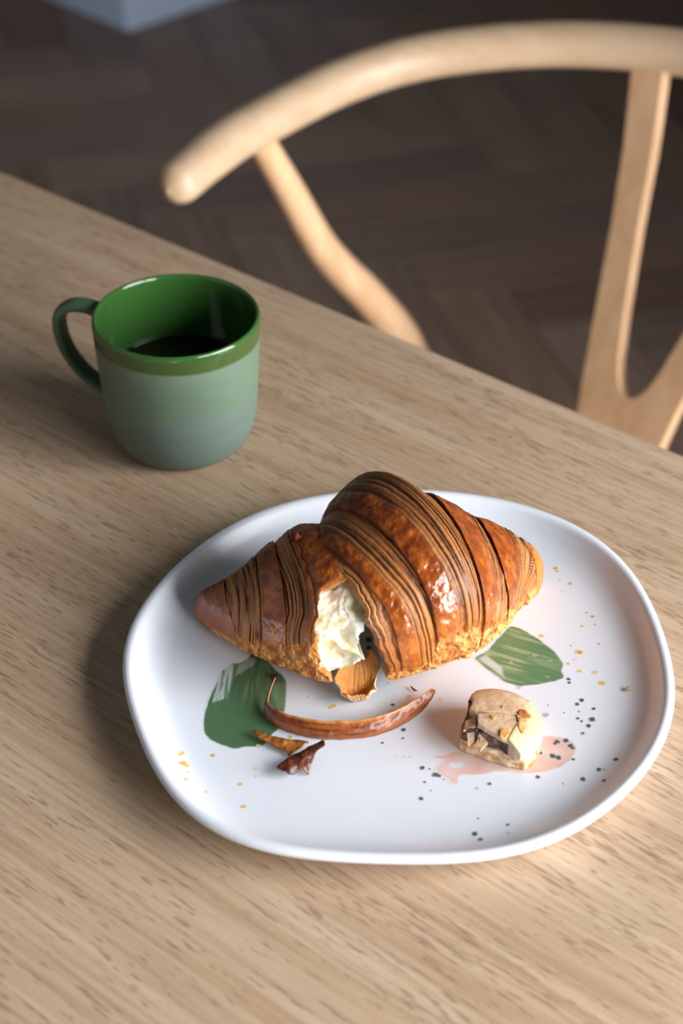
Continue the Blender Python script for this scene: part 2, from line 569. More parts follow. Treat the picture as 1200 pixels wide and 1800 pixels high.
# woven seat with a shallow hollow
gx, gy = np.meshgrid(np.linspace(-1, 1, 81), np.linspace(0, 1, 81), indexing='ij')
wx = gx * (25.5 - 3.0 * gy); wy = 16.3 + gy * 40
cordz = .12 * np.abs(np.sin(np.where(np.abs(gx) > np.abs(2 * gy - 1), gy, gx * .5) * 110))
topz = SH - 1.2 * (1 - gx ** 2) * (1 - (2 * gy - 1) ** 2) + cordz
Vt = cl_pts(np.stack([wx, wy, topz], -1).reshape(-1, 3)); Vb = cl_pts(np.stack([wx, wy, topz * 0 + SH - 3], -1).reshape(-1, 3))
n = 81
ringi = np.concatenate([np.arange(n) * n, (n - 1) * n + np.arange(1, n), (np.arange(n - 1)[::-1]) * n + n - 1, np.arange(1, n - 1)[::-1]])
r2 = np.roll(ringi, -1)
F = [grid_faces(n, n), grid_faces(n, n, off=n * n, flip=True), np.stack([ringi, r2, r2 + n * n, ringi + n * n], -1)]
part('seat', np.vstack([Vt, Vb]), F, M['cord'], chair, True, cm=False)
# Y-shaped back splat
ss = np.concatenate([np.linspace(-30, -20.6, 14), -20.6 + 3 * np.linspace(0, 1, 14)[1:] ** 2, np.linspace(-17.4, .8, 26)])
oo = np.interp(ss, [-30, -26, -22.6, -20.5, -15.4, -10.3, -.4, .8], [-3.0, -3.3, -3.75, -4.05, -4.95, -6.0, -8.45, -8.7])
ii = np.interp(ss, [-20.6, -20.3, -19.6, -18.4, -14.7, -9.8, .2, .8], [0, -.75, -1.25, -1.75, -2.65, -3.85, -5.9, -6.0])
wz = np.interp(-ss, [-1, 0, 5, 10, 15, 20.5, 25, 30], [64.9, 64.5, 62.3, 59.5, 56.7, 54, 52.4, 51.4])
dz = np.gradient(wz) / np.gradient(ss)      # slope of the splat
nv = np.stack([np.ones_like(dz), -dz], -1); nv /= np.linalg.norm(nv, axis=1)[:, None]
TH = .65
parts_ = []
for sx in (-1, 1):
    ring = []
    for (e, sg) in ((oo, -1), (ii, -1), (ii, 1), (oo, 1)):
        ring.append(np.stack([(e if sx < 0 else -e), wz + sg * TH * nv[:, 0], ss + sg * TH * nv[:, 1]], -1))
    R4 = np.stack(ring, 1)           # (n,4,3)
    Vv = cl_pts(R4.reshape(-1, 3))
    f = grid_faces(len(ss), 4, wrap_v=True, flip=(sx > 0))
    ends = [np.arange(4)[None], (np.arange(4) + 4 * (len(ss) - 1))[None]]
    parts_.append((Vv, [f] + ends))
V, F = join(parts_)
splat = part('back_splat', V, F, M['beech'], chair, False, cm=False)
bv = splat.modifiers.new('bevel', 'BEVEL'); bv.width = .0025; bv.segments = 2; bv.limit_method = 'ANGLE'; bv.angle_limit = math.radians(50)

# ------------------------------------------------------------------ mug
mugc = np.array([-10.65, 18.40])
mug = empty('mug', (mugc[0] / 100, mugc[1] / 100, TZ), 0, 'sage green ceramic mug with darker glazed rim and loop handle', 'mug')


def mug_mat():
    m, nt, b = mat('green_mug_outside')
    tc = N(nt, 'ShaderNodeTexCoord'); sep = N(nt, 'ShaderNodeSeparateXYZ'); nt.links.new(tc.outputs['Object'], sep.inputs[0])
    n = N(nt, 'ShaderNodeTexNoise', Scale=18.0, Detail=3.0); 
    mp = N(nt, 'ShaderNodeMapping'); mp.inputs['Scale'].default_value = (1, 1, 3.0); nt.links.new(tc.outputs['Object'], mp.inputs[0]); nt.links.new(mp.outputs[0], n.inputs[0])
    # glaze line near the rim, slightly wavy
    n2 = N(nt, 'ShaderNodeTexNoise', Scale=9.0, Detail=1.0); nt.links.new(tc.outputs['Object'], n2.inputs[0])
    ma = N(nt, 'ShaderNodeMath', operation='MULTIPLY_ADD'); ma.inputs[1].default_value = .006; nt.links.new(n2.outputs[0], ma.inputs[0]); nt.links.new(sep.outputs[2], ma.inputs[2])
    mr = N(nt, 'ShaderNodeMapRange'); mr.inputs['From Min'].default_value = .0668; mr.inputs['From Max'].default_value = .0682; nt.links.new(ma.outputs[0], mr.inputs[0])
    # translucent wash patch half way up
    mr2 = N(nt, 'ShaderNodeMapRange'); mr2.inputs['From Min'].default_value = .036; mr2.inputs['From Max'].default_value = .041
    ma2 = N(nt, 'ShaderNodeMath', operation='MULTIPLY_ADD'); ma2.inputs[1].default_value = .022; nt.links.new(n.outputs[0], ma2.inputs[0]); 
    sub = N(nt, 'ShaderNodeMath', operation='SUBTRACT'); nt.links.new(sep.outputs[2], sub.inputs[0]); sub.inputs[1].default_value = .010
    nt.links.new(sub.outputs[0], ma2.inputs[2]); nt.links.new(ma2.outputs[0], mr2.inputs[0])
    c1 = mixc(nt, mr2.outputs[0], s4(97, 115, 105), s4(94, 114, 94))
    r = ramp(nt, [(.35, (.92, .92, .92, 1)), (.65, (1.06, 1.06, 1.06, 1))]); nt.links.new(n.outputs[0], r.inputs[0])
    c1 = mixc(nt, 1.0, c1, r.outputs[0], 'MULTIPLY')
    c = mixc(nt, mr.outputs[0], c1, s4(62, 80, 40))
    nt.links.new(c, b.inputs['Base Color'])
    rr = N(nt, 'ShaderNodeMapRange'); rr.inputs['To Min'].default_value = .55; rr.inputs['To Max'].default_value = .18; nt.links.new(mr.outputs[0], rr.inputs[0]); nt.links.new(rr.outputs[0], b.inputs['Roughness'])
    return m


M['mug_out'] = mug_mat()
M['mug_in'] = simple('green_mug_glaze', s4(50, 90, 39), .12, s4(47, 86, 37), nscale=20, Coat_Weight=.4)
M['mug_handle'] = simple('green_mug_handle', s4(78, 104, 82), .5, s4(66, 92, 66), nscale=60)
HM = 7.5
outer = [(0, .25), (2.2, .25), (2.35, .0), (2.62, .0), (2.95, .12), (3.3, .45), (3.58, .95), (3.76, 1.6), (3.87, 2.4), (3.95, 3.4), (4.02, 4.5), (4.08, 5.5), (4.13, 6.4), (4.16, 7.0), (4.17, 7.25)]
inner = [(4.17, 7.25), (4.15, 7.40), (4.08, 7.49), (3.99, 7.48), (3.93, 7.40), (3.90, 7.2), (3.86, 6.4), (3.80, 5.4), (3.74, 4.4), (3.68, 3.2), (3.55, 2.0), (3.2, 1.2), (2.4, .75), (0, .68)]
def smooth_prof(p, n): return catmull(np.array(p), n)
V, F = lathe(smooth_prof(outer, 70), 128, center=mugc)
part('outer_wall', V, F, M['mug_out'], mug)
V, F = lathe(smooth_prof(inner, 70), 128, center=mugc)
part('inner_wall', V, F, M['mug_in'], mug)
kc = 4.05
V, F = lathe([(0, kc - .4), (3.6, kc - .4), (3.70, kc), (3.64, kc + .02), (3.5, kc), (1.8, kc), (0, kc)], 96, center=mugc)
tag(part('coffee', V, F, M['coffee'], None), 'black coffee standing half way up inside the green mug', 'coffee')
ha = math.radians(160)
hd = np.array([math.cos(ha), math.sin(ha), 0])
hp = [(3.95, 6.75), (4.9, 6.98), (5.85, 6.85), (6.5, 6.25), (6.6, 5.2), (6.25, 4.05), (5.55, 3.1), (4.7, 2.5), (3.75, 2.15)]
P = np.array([[mugc[0], mugc[1], 0] + hd * a + np.array([0, 0, z]) for a, z in hp])
side = np.array([-hd[1], hd[0], 0])
P = catmull(P, 60)
T = np.gradient(P, axis=0); T /= np.linalg.norm(T, axis=1)[:, None]
V, F = sweep(P, .30, .52, m=24, up=np.broadcast_to(side, P.shape), caps=False, power=.85)
part('handle', V, F, M['mug_handle'], mug)

# ------------------------------------------------------------------ plate
outl = [(219, 1167), (225, 1117), (242, 1083), (271, 1042), (304, 1006), (350, 967), (400, 933), (458, 906), (517, 887), (587, 873), (670, 867), (754, 869), (804, 873), (867, 881), (933, 898), (1000, 925), (1054, 960), (1100, 1000), (1137, 1050), (1158, 1100), (1175, 1158), (1183, 1217), (1179, 1275), (1158, 1329), (1125, 1375), (1075, 1421), (1012, 1462), (950, 1494), (887, 1512), (825, 1519), (742, 1520), (700, 1520), (596, 1517), (525, 1512), (458, 1500), (400, 1477), (354, 1450), (312, 1412), (279, 1371), (250, 1321), (231, 1271), (221, 1217)]
Q = place(outl, 1.25)[:, :2]
pcx, pcy = 0.0, 0.0
th = np.arctan2(Q[:, 1], Q[:, 0]); rr = np.hypot(Q[:, 0], Q[:, 1])
A_ = [np.ones_like(th)]
for k in range(1, 8): A_ += [np.cos(k * th), np.sin(k * th)]
co = np.linalg.lstsq(np.stack(A_, -1), rr, rcond=None)[0]
RP = 11.8
def plate_r(t):
    a = [np.ones_like(t)]
    for k in range(1, 8): a += [np.cos(k * t), np.sin(k * t)]
    return (np.stack(a, -1) @ co) / RP
ZF = .55
plate = empty('plate', (0, 0, TZ), 0, 'white handmade ceramic plate painted with green strokes and speckles', 'plate')
prof = [(0, .12), (6.0, .12), (8.6, .10), (8.8, 0), (9.2, 0), (9.45, .12), (10.2, .30), (10.95, .58), (11.45, .95), (11.72, 1.22), (11.80, 1.38), (11.78, 1.50), (11.66, 1.58), (11.48, 1.58), (11.33, 1.48), (11.15, 1.25), (10.85, .95), (10.5, .75), (10.0, .61), (9.2, ZF + .01), (8.0, ZF), (4, ZF), (0, ZF)]
V, F = lathe(smooth_prof(prof, 150), 220, plate_r)
part('dish', V, F, M['glaze'], plate)
ZP = ZF + .005
_pf = smooth_prof(prof, 150)
_pf = _pf[np.argmax(_pf[:, 1]):]
_pf = _pf[np.argsort(_pf[:, 0])]


def plate_z(x, y):
    r = np.hypot(x, y) / plate_r(np.arctan2(y, x))
    return np.interp(r, _pf[:, 0], _pf[:, 1])




def inside(poly, X, Y):
    """signed distance (positive inside) to a polygon"""
    P0 = np.asarray(poly, float); P1 = np.roll(P0, -1, 0)
    d = np.full(X.shape, 1e9); c = np.zeros(X.shape, bool)
    for (ax, ay), (bx, by) in zip(P0, P1):
        vx, vy = bx - ax, by - ay
        t = np.clip(((X - ax) * vx + (Y - ay) * vy) / (vx * vx + vy * vy + 1e-12), 0, 1)
        d = np.minimum(d, np.hypot(X - ax - t * vx, Y - ay - t * vy))
        cond = ((ay > Y) != (by > Y)) & (X < (bx - ax) * (Y - ay) / (by - ay + 1e-12) + ax)
        c ^= cond
    return np.where(c, d, -d)


WHITE = srgb(228, 234, 243)


def stroke(name, poly_px, colour, label, step=.05):
    """a painted patch: dense flat mesh in the glaze, colour per vertex from colour(X,Y,sd)->(rgb, coverage)"""
    P = resample(place(poly_px, ZF)[:, :2], 240)
    P = sum(np.roll(P, k, 0) for k in range(-3, 4)) / 7.0
    lo_, hi_ = P.min(0) - .15, P.max(0) + .15
    xs = np.arange(lo_[0], hi_[0], step); ys = np.arange(lo_[1], hi_[1], step)
    X, Y = np.meshgrid(xs, ys, indexing='ij')
    sd = inside(P, X, Y)
    sd = sd + .09 * (fbm(X * 3, Y * 3, 0, 3, 3) - .5)
    rgb, cov = colour(X, Y, sd)
    cov = np.clip(cov, 0, 1)
    C = WHITE * (1 - cov[..., None]) + rgb * cov[..., None]
    f = grid_faces(len(xs), len(ys))
    keep = (cov.ravel()[f] > .01).any(1)
    f = f[keep]
    use, invx = np.unique(f, return_inverse=True)
    Vv = np.stack([X, Y, np.full(X.shape, ZP)], -1).reshape(-1, 3)[use]
    o = part(name, Vv, invx.reshape(f.shape), M['paint'], plate, True, {'Col': C.reshape(-1, 3)[use]})
    o['label'] = label
    return o


z4 = lambda L: [(330 + x / 4.444, 1140 + y / 4.444) for x, y in L]
z24 = lambda L: [(700 + x / 2.4, 850 + y / 2.4) for x, y in L]
green_poly = z4([(345, 100), (320, 140), (255, 185), (235, 240), (190, 340), (150, 440), (122, 540), (122, 640), (140, 690), (200, 730), (330, 780), (380, 787), (430, 765), (500, 770), (560, 775), (610, 740), (640, 680), (700, 640), (730, 600), (760, 480), (770, 350), (772, 250), (740, 220), (720, 190), (660, 140), (600, 60), (560, 20), (500, 30), (480, 70), (430, 95), (385, 128), (365, 120)])
light_poly = place(z4([(345, 90), (250, 180), (180, 430), (300, 390), (350, 270), (385, 120)]), ZF)[:, :2]
light2 = place(z4([(430, 90), (385, 130), (360, 230), (520, 130), (540, 90), (480, 65)]), ZF)[:, :2]
light3 = place(z4([(650, 270), (640, 330), (700, 470), (780, 480), (780, 250), (720, 270)]), ZF)[:, :2]
dirg = place(z4([(430, 700), (500, 150)]), ZF)[:, :2]; dirg = (dirg[1] - dirg[0]) / np.linalg.norm(dirg[1] - dirg[0])


def green_col(X, Y, sd):
    al = X * dirg[0] + Y * dirg[1]; ac = X * -dirg[1] + Y * dirg[0]
    streak = fbm(ac * 9, al * .6, 0, 11, 4)
    l1 = sst(-.05, .12, inside(light_poly, X, Y) + .10 * (streak - .5))
    l2 = sst(-.05, .10, inside(light2, X, Y) + .1 * (streak - .5))
    l3 = sst(-.03, .06, inside(light3, X, Y))
    base = srgb(78, 112, 78); pale = srgb(132, 158, 126)
    t = .75 * l1 * (.55 + .9 * streak) + .5 * l2 + .45 * l3 + .5 * sst(.45, .75, streak) * sst(-1.2, .8, al - (X * 0 + np.mean(al)))
    rgb = base + (pale - base) * np.clip(t, 0, 1)[..., None]
    cov = sst(-.03, .05, sd) * (1 - .62 * l1 * sst(.42, .68, streak)) * (1 - .25 * l2)
    return rgb, cov


stroke('brush_stroke', green_poly, green_col, 'broad dark green brush stroke')
leaf_poly = z24([(470, 600), (430, 640), (380, 700), (316, 738), (380, 790), (450, 840), (510, 858), (590, 850), (650, 835), (702, 822), (688, 790), (698, 762), (660, 710), (600, 660), (550, 630), (500, 605)])
dl = place(z24([(400, 720), (680, 800)]), ZF)[:, :2]; dl = (dl[1] - dl[0]) / np.linalg.norm(dl[1] - dl[0])
ll1 = place(z24([(330, 735), (370, 720), (440, 775), (450, 825), (400, 790)]), ZF)[:, :2]


def leaf_col(X, Y, sd):
    al = X * dl[0] + Y * dl[1]; ac = X * -dl[1] + Y * dl[0]
    st = fbm(ac * 8, al * .7, 0, 23, 4)
    l1 = sst(-.05, .15, inside(ll1, X, Y))
    t = .9 * sst(.40, .82, st) + .6 * l1
    rgb = srgb(98, 134, 94) + (srgb(158, 178, 140) - srgb(98, 134, 94)) * np.clip(t, 0, 1)[..., None]
    return rgb, sst(-.03, .05, sd) * (1 - .5 * l1)


stroke('brush_stroke', leaf_poly, leaf_col, 'leaf shaped green brush stroke with pale streaks')
pink_poly = z24([(130, 1150), (200, 1145), (250, 1125), (330, 1110), (450, 1090), (560, 1070), (640, 1062), (700, 1072), (745, 1095), (755, 1125), (730, 1165), (680, 1200), (600, 1222), (500, 1225), (420, 1215), (340, 1230), (280, 1230), (260, 1225), (250, 1250), (256, 1272), (225, 1272), (210, 1245), (165, 1230), (150, 1205), (165, 1185), (200, 1170), (170, 1160)])
hole = place([(802, 1345)], ZF)[0, :2]


def pink_col(X, Y, sd):
    e = fbm(X * 1.6, Y * 1.6, 0, 31, 3)
    rgb = np.broadcast_to(srgb(226, 184, 172), X.shape + (3,))
    hh = sst(.8, 1.15, np.hypot((X - hole[0]) / .30, (Y - hole[1]) / .16))
    return rgb, sst(-.04, .08, sd) * (.45 + .75 * e) * hh


stroke('brush_stroke', pink_poly, pink_col, 'pale pink brush stroke')

DK = [(709, 1283, 4.5), (708, 1298, 2.5), (672, 1306, 2.5), (690, 1239, 3.5), (648, 1125, 7), (648, 1139, 5.5), (742, 1350, 4.5), (765, 1362, 5.5), (771, 1364, 4), (746, 1375, 2.5), (740, 1404, 4), (757, 1390, 1.5), (755, 1352, 2), (780, 1370, 1.5), (860, 1378, 3.5), (875, 1331, 7.5), (945, 1366, 4), (1024, 1370, 5), (1052, 1353, 4.5), (1061, 1372, 4), (1082, 1335, 4.5), (1007, 1335, 3.2), (971, 1329, 6), (981, 1332, 5.5), (950, 1324, 3.5), (994, 1302, 5.5), (1002, 1311, 5), (1006, 1315, 4), (979, 1304, 5), (975, 1307, 3.5), (1022, 1231, 4.5), (1014, 1238, 4), (1043, 1246, 3.5), (1015, 1263, 3), (1040, 1265, 5.5), (1042, 1263, 3), (1034, 1276, 4.5), (1022, 1268, 2.6), (1023, 1289, 3.2), (1017, 1251, 1.8), (991, 1253, 1.6), (999, 1194, 3.8), (1000, 1200, 3.2), (834, 1466, 5), (844, 1476, 4.5), (892, 1450, 3.2), (840, 1439, 2), (963, 1240, 1.5), (989, 1378, 1.8)]
PALE = [(959, 1257, 5.5), (912, 1209, 4), (944, 1252, 3), (838, 1386, 2.5), (1061, 1353, 4), (892, 1465, 3), (709, 1330, 1.5), (1024, 1290, 4.5)]
YE = [(976, 999, 4.5), (979, 1004, 3.5), (983, 1020, 2), (1002, 1026, 4), (989, 1040, 2), (1031, 1077, 2.5), (1041, 1084, 4), (1023, 1101, 3.5), (1045, 1098, 2.5), (951, 1118, 4.5), (1052, 1132, 2.5), (1015, 1146, 5), (1020, 1147, 5), (1003, 1135, 2), (1018, 1180, 4), (1057, 1201, 6), (998, 1167, 3), (580, 1244, 4), (587, 1241, 4), (541, 1226, 2), (510, 1296, 3.5), (454, 1311, 4), (477, 1297, 3), (374, 1328, 4.2), (320, 1324, 4.5), (316, 1327, 3), (322, 1342, 6.5), (328, 1346, 4.5), (330, 1358, 2.6), (326, 1370, 4.2), (312, 1355, 2.4), (422, 1379, 4.2), (428, 1418, 4.5), (294, 1332, 1.8), (720, 1224, 4.5), (683, 1201, 2), (1008, 1160, 1.6), (1013, 1157, 1.6)]
YP = [(1045, 1182, 5), (450, 1352, 3), (450, 1366, 2), (362, 1392, 3.2), (366, 1399, 2.4), (774, 1229, 4.5), (542, 1296, 2), (697, 1331, 2.5), (720, 1331, 2.5)]


def specks(name, L, rgb, label):
    Vs, Fs, Cs, off = [], [], [], 0
    for i, (x, y, r) in enumerate(L):
        c = place([(x, y)], ZF)[0]
        for _ in range(4):
            c = place([(x, y)], plate_z(c[0], c[1]))[0]
        rad = r * .0255
        a = np.linspace(0, 2 * np.pi, 14, endpoint=False)
        wob = 1 + .08 * np.sin(2 * a + i) + .05 * np.sin(3 * a + 2.1 * i)
        px_, py_ = c[0] + rad * wob * np.cos(a), c[1] + rad * wob * np.sin(a)
        pts = np.stack([px_, py_, plate_z(px_, py_) + .010], -1)
        mid = np.array([[c[0], c[1], float(plate_z(c[0], c[1])) + .010]])
        inn = mid + (pts - mid) * .62
        Vs += [mid, inn, pts]
        k = np.arange(14); k2 = (k + 1) % 14
        Fs.append(np.stack([np.zeros(14, int), 1 + k, 1 + k2, 1 + k2], -1)[:, :3] + off)
        q = np.stack([1 + k, 15 + k, 15 + k2, 1 + k2], -1) + off
        Fs.append(np.concatenate([q[:, [0, 1, 2]], q[:, [0, 2, 3]]]))
        v = .85 + .3 * ((i * 37) % 10) / 10
        edge = .55 if r > 2.4 else .7
        Cs += [rgb[None] * v, np.repeat(rgb[None] * v, 14, 0), np.repeat((rgb * v * (1 - edge) + WHITE * edge)[None], 14, 0)]
        off += 29
    o = part(name, np.vstack(Vs), [np.vstack(Fs)], M['paint'], plate, True, {'Col': np.vstack(Cs)})
    tag(o, label, kind='stuff')
    return o


specks('paint_specks', DK, srgb(80, 97, 95), 'dark green paint specks')
specks('paint_specks', PALE, srgb(180, 200, 196), 'pale green paint specks')
specks('paint_specks', YE, srgb(232, 188, 74), 'yellow paint specks')
specks('paint_specks', [(925, 1147, 4), (940, 1152, 4), (967, 1162, 3), (962, 1190, 3), (898, 1165, 3)], srgb(158, 162, 80), 'yellow green paint specks on the leaf shaped stroke')
specks('paint_specks', YP, srgb(236, 216, 160), 'pale yellow paint specks')

# ------------------------------------------------------------------ croissant
CZ = ZF + .02
#       t     x     y   ztop  a   yaw
RST = np.array([[-.06, -3.3, -.45, 6.2, 2.9, 32], [0.0, -2.58, .13, 6.67, 3.18, 32], [.12, -1.13, 1.3, 7.55, 4.04, 31], [.25, .33, 2.58, 8.03, 4.69, 30], [.5, 2.05, 3.2, 6.66, 3.87, 26], [.75, 3.71, 3.87, 5.09, 2.78, 18], [.92, 5.29, 4.99, 3.66, 1.73, 12], [.975, 6.2, 5.6, 2.75, 1.1, 10], [1, 6.72, 6.0, 1.75, .25, 10]])
LST = np.array([[0, -9.03, 3.7, 1.4, .18, -2], [.03, -8.62, 3.3, 2.1, .58, -1], [.08, -8.0, 2.79, 2.75, .95, 0], [.3, -6.59, 2.05, 4.05, 1.87, 4], [.6, -5.12, 1.6, 5.35, 2.84, 6], [.85, -3.6, 1.11, 6.31, 3.56, 10], [1, -2.02, .56, 6.6, 3.55, 14], [1.2, -.3, -.3, 6.3, 3.3, 22]])


def stations(st, t):
    n = len(st); ts = st[:, 0]
    d = np.diff(st[:, 1:], axis=0) / np.diff(ts)[:, None]
    m = np.zeros((n, 5))
    m[1:-1] = np.where(d[1:] * d[:-1] > 0, 2 * d[1:] * d[:-1] / (d[1:] + d[:-1] + 1e-12), 0); m[0] = d[0]; m[-1] = d[-1]
    t = np.clip(t, ts[0], ts[-1]); k = np.clip(np.searchsorted(ts, t, side='right') - 1, 0, n - 2)
    h = (ts[k + 1] - ts[k]); q = ((t - ts[k]) / h)[..., None]; h = h[..., None]
    return (2 * q ** 3 - 3 * q ** 2 + 1) * st[k, 1:] + (q ** 3 - 2 * q ** 2 + q) * h * m[k] + (-2 * q ** 3 + 3 * q ** 2) * st[k + 1, 1:] + (q ** 3 - q ** 2) * h * m[k + 1]


def body(st, t, ph, off=0.):
    t, ph, off = np.broadcast_arrays(np.asarray(t, float), np.asarray(ph, float), np.asarray(off, float))
    q = stations(st, t); x, y, zt, a, yaw = [q[..., i] for i in range(5)]
    yaw = np.radians(yaw)
    zc = CZ + (zt - CZ) * .46
    c, s_ = np.cos(ph), np.sin(ph)
    cc = np.sign(c) * np.abs(c) ** .88; ss_ = np.sign(s_) * np.abs(s_) ** .88
    hh = np.where(s_ > 0, zt - zc, zc - CZ)
    A = np.maximum(a + off, .02); H = np.maximum(hh + off, .02)
    return np.stack([x + np.sin(yaw) * A * cc, y - np.cos(yaw) * A * cc, np.maximum(zc + H * ss_, CZ)], -1)


croissant = empty('croissant', (-.01, .02, TZ + CZ / 100), 0, 'glossy brown laminated croissant torn open in the middle, on the plate', 'croissant')
NPH = 400
PHD = np.concatenate([np.linspace(-60, 150, 330, endpoint=False), np.linspace(150, 300, NPH - 330, endpoint=False)])
PHI = np.radians(PHD)


def seam(pairs):
    a = sorted((p, t) for t, p in pairs)
    k = np.array([p for p, _ in a], float); v = np.array([t for _, t in a])
    # smooth piecewise-linear curve, constant outside
    d = np.linspace(-60, 300, 361); y = np.interp(d, k, v)
    w = np.hanning(31); w /= w.sum()
    y = np.convolve(np.pad(y, 15, mode='edge'), w, 'valid')
    return np.interp(PHD, d, y)


C_GLO = srgb(150, 72, 21); C_GLD = srgb(94, 40, 12); C_AMB = srgb(196, 114, 36)
C_LAL = srgb(186, 124, 68); C_LAD = srgb(80, 42, 22)
C_BOT = srgb(216, 150, 82); C_BOT2 = srgb(172, 98, 38)


def crust_band(name, st, s0, sg, s1, side, nv, h, seed, skirt=2.0, light=0.0, darken=0.0, hole_fun=None, torn=None, label=None, gloss_amt=1.0, edge_light=0.0, tint=None, ridge_w=.095):
    v = np.concatenate([[0, 0], np.linspace(0, 1, nv), [1, 1]])
    wall = np.zeros(nv + 4); wall[0] = 1; wall[1] = .25; wall[-2] = .25; wall[-1] = 1
    if torn == 's0': pass
    Vg = v[:, None]
    t = s0[None] + Vg * (s1 - s0)[None]
    if torn == 's0':               # ragged free edge at s0
        jag = (fbm(PHD / 11.0, 0, 0, seed + 90, 4) - .5) * .030
        t = t + (1 - Vg) ** 2 * jag[None]
    if torn == 's1':
        jag = (fbm(PHD / 9.0, 0, 0, seed + 90, 4) - .5) * .08
        t = t + Vg ** 2 * jag[None]
    w = Vg * np.ones_like(t) if side == 'R' else 1 - Vg * np.ones_like(t)
    g = (sg - s0) / (s1 - s0)
    g = g if side == 'R' else 1 - g
    g = np.clip(g, 0.0, 1.0)[None]
    P0 = body(st, t, PHI[None])
    x, y, z = P0[..., 0], P0[..., 1], P0[..., 2]
    # length of the band across, cm (per angle)
    L = np.linalg.norm(np.diff(P0[1:-1], axis=0), axis=-1).sum(0)[None] + .05
    wn = w + (.05 / L) * 2 * (fbm(x * 1.3, y * 1.3, z * 1.3, seed, 3) - .5)
    q = np.clip((wn - g) / np.maximum(1 - g, 1e-3), 0, 1)
    G = sst(.08, -.08, (wn - g) * L) * (g > .02)
    lamL = (1 - g) * L
    nr = np.maximum(lamL / ridge_w, 1.5)
    lam_n = vnoise(q * nr + 1.1 * fbm(x * .7, y * .7, z * .7, seed + 3, 2), PHD[None] / 55.0, 0, seed + 5)
    lam_f = vnoise(q * nr * 2.6 + .8 * fbm(x * 1.5, y * 1.5, z * 1.5, seed + 4, 2), PHD[None] / 34.0, 0, seed + 6)
    ridge = .60 * lam_n + .40 * lam_f
    crack = sst(.34, .22, lam_n)
    bumpy = fbm(x * 5, y * 5, z * 5, seed + 8, 4) - .5
    blis = fbm(x * 2.2, y * 2.2, z * 2.2, seed + 12, 3) - .5
    dg = h * (.78 + .22 * np.sin(np.pi * np.clip(wn / np.maximum(g, .05), 0, 1))) + .14 * blis + .075 * bumpy
    dl_ = h * .92 * (1 - q) ** .8 + .10 * (ridge - .5) - .06 * crack + .03 * bumpy
    d = G * dg + (1 - G) * dl_
    # unglazed torn skirt close to the plate
    sk_edge = skirt + 14 * (fbm(t * 30, PHD[None] / 60, 0, seed + 20, 3) - .5)
    front = np.where(PHD > 150, 180 - PHD, PHD)[None]
    SK = sst(sk_edge + 4, sk_edge - 4, front)
    rough = fbm(x * 3.2, y * 3.2, z * 3.2, seed + 30, 4) - .5
    d = d * (1 - SK) + SK * (h * .25 + .34 * rough + .16 * (fbm(x * 7, y * 7, z * 7, seed + 31, 3) - .5) + .05 * (ridge - .5))
    d = np.where(front < -30, np.minimum(d, 0.02), d)
    d = d - wall[:, None] * .45
    Pn = body(st, t, PHI[None], d)
    # colours
    mott = fbm(x * 2.6, y * 2.6, z * 2.6, seed + 40, 5)
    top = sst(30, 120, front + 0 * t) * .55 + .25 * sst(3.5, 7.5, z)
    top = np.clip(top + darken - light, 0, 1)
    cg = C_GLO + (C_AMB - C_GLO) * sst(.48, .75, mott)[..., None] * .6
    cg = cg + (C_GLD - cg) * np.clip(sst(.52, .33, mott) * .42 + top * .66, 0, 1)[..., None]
    la = sst(.25, .75, ridge)
    cl_ = C_LAD + (C_LAL - C_LAD) * np.clip(la * (.95 - .55 * top) + .12 * light, 0, 1)[..., None]
    cl_ = cl_ + (C_AMB - cl_) * (.35 * sst(.45, .7, mott) * (1 - top))[..., None]
    grain = fbm(x * 13, y * 13, z * 13, seed + 50, 3)
    cl_ = cl_ * (.74 + .52 * grain)[..., None]
    C = cg * G[..., None] + cl_ * (1 - G)[..., None]
    if tint is not None:
        C = C + (np.asarray(tint) - C) * .75
    cb = C_BOT2 + (C_BOT - C_BOT2) * sst(.35, .62, rough + .5)[..., None]
    C = C + (cb - C) * SK[..., None]
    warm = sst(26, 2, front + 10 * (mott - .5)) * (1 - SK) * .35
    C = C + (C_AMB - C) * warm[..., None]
    if edge_light:
        el = sst(.42, .0, w * L / 1.2 + .35 * (mott - .5)) * sst(95, 55, front) * edge_light
        C = C + (C_BOT2 * .45 + C_BOT * .55 - C) * el[..., None]
    gl = np.clip(G * (1 - SK), 0, 1) * (.65 + .35 * sst(.3, .6, mott)) * gloss_amt * (1 - .95 * sst(62, 95, front)) + .10 * (1 - SK) * (1 - .8 * sst(62, 95, front))
    n, m = t.shape
    f = grid_faces(n, m, wrap_v=True, flip=(False))
    if hole_fun is not None:
        fi = f[:, 0] % m; ti = t.ravel()[f].mean(1)
        keep = ~hole_fun(ti, PHD[fi])
        f = f[keep]
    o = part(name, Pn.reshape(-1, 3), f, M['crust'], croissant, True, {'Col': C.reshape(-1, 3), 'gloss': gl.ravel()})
    if label: o['label'] = label
    return o


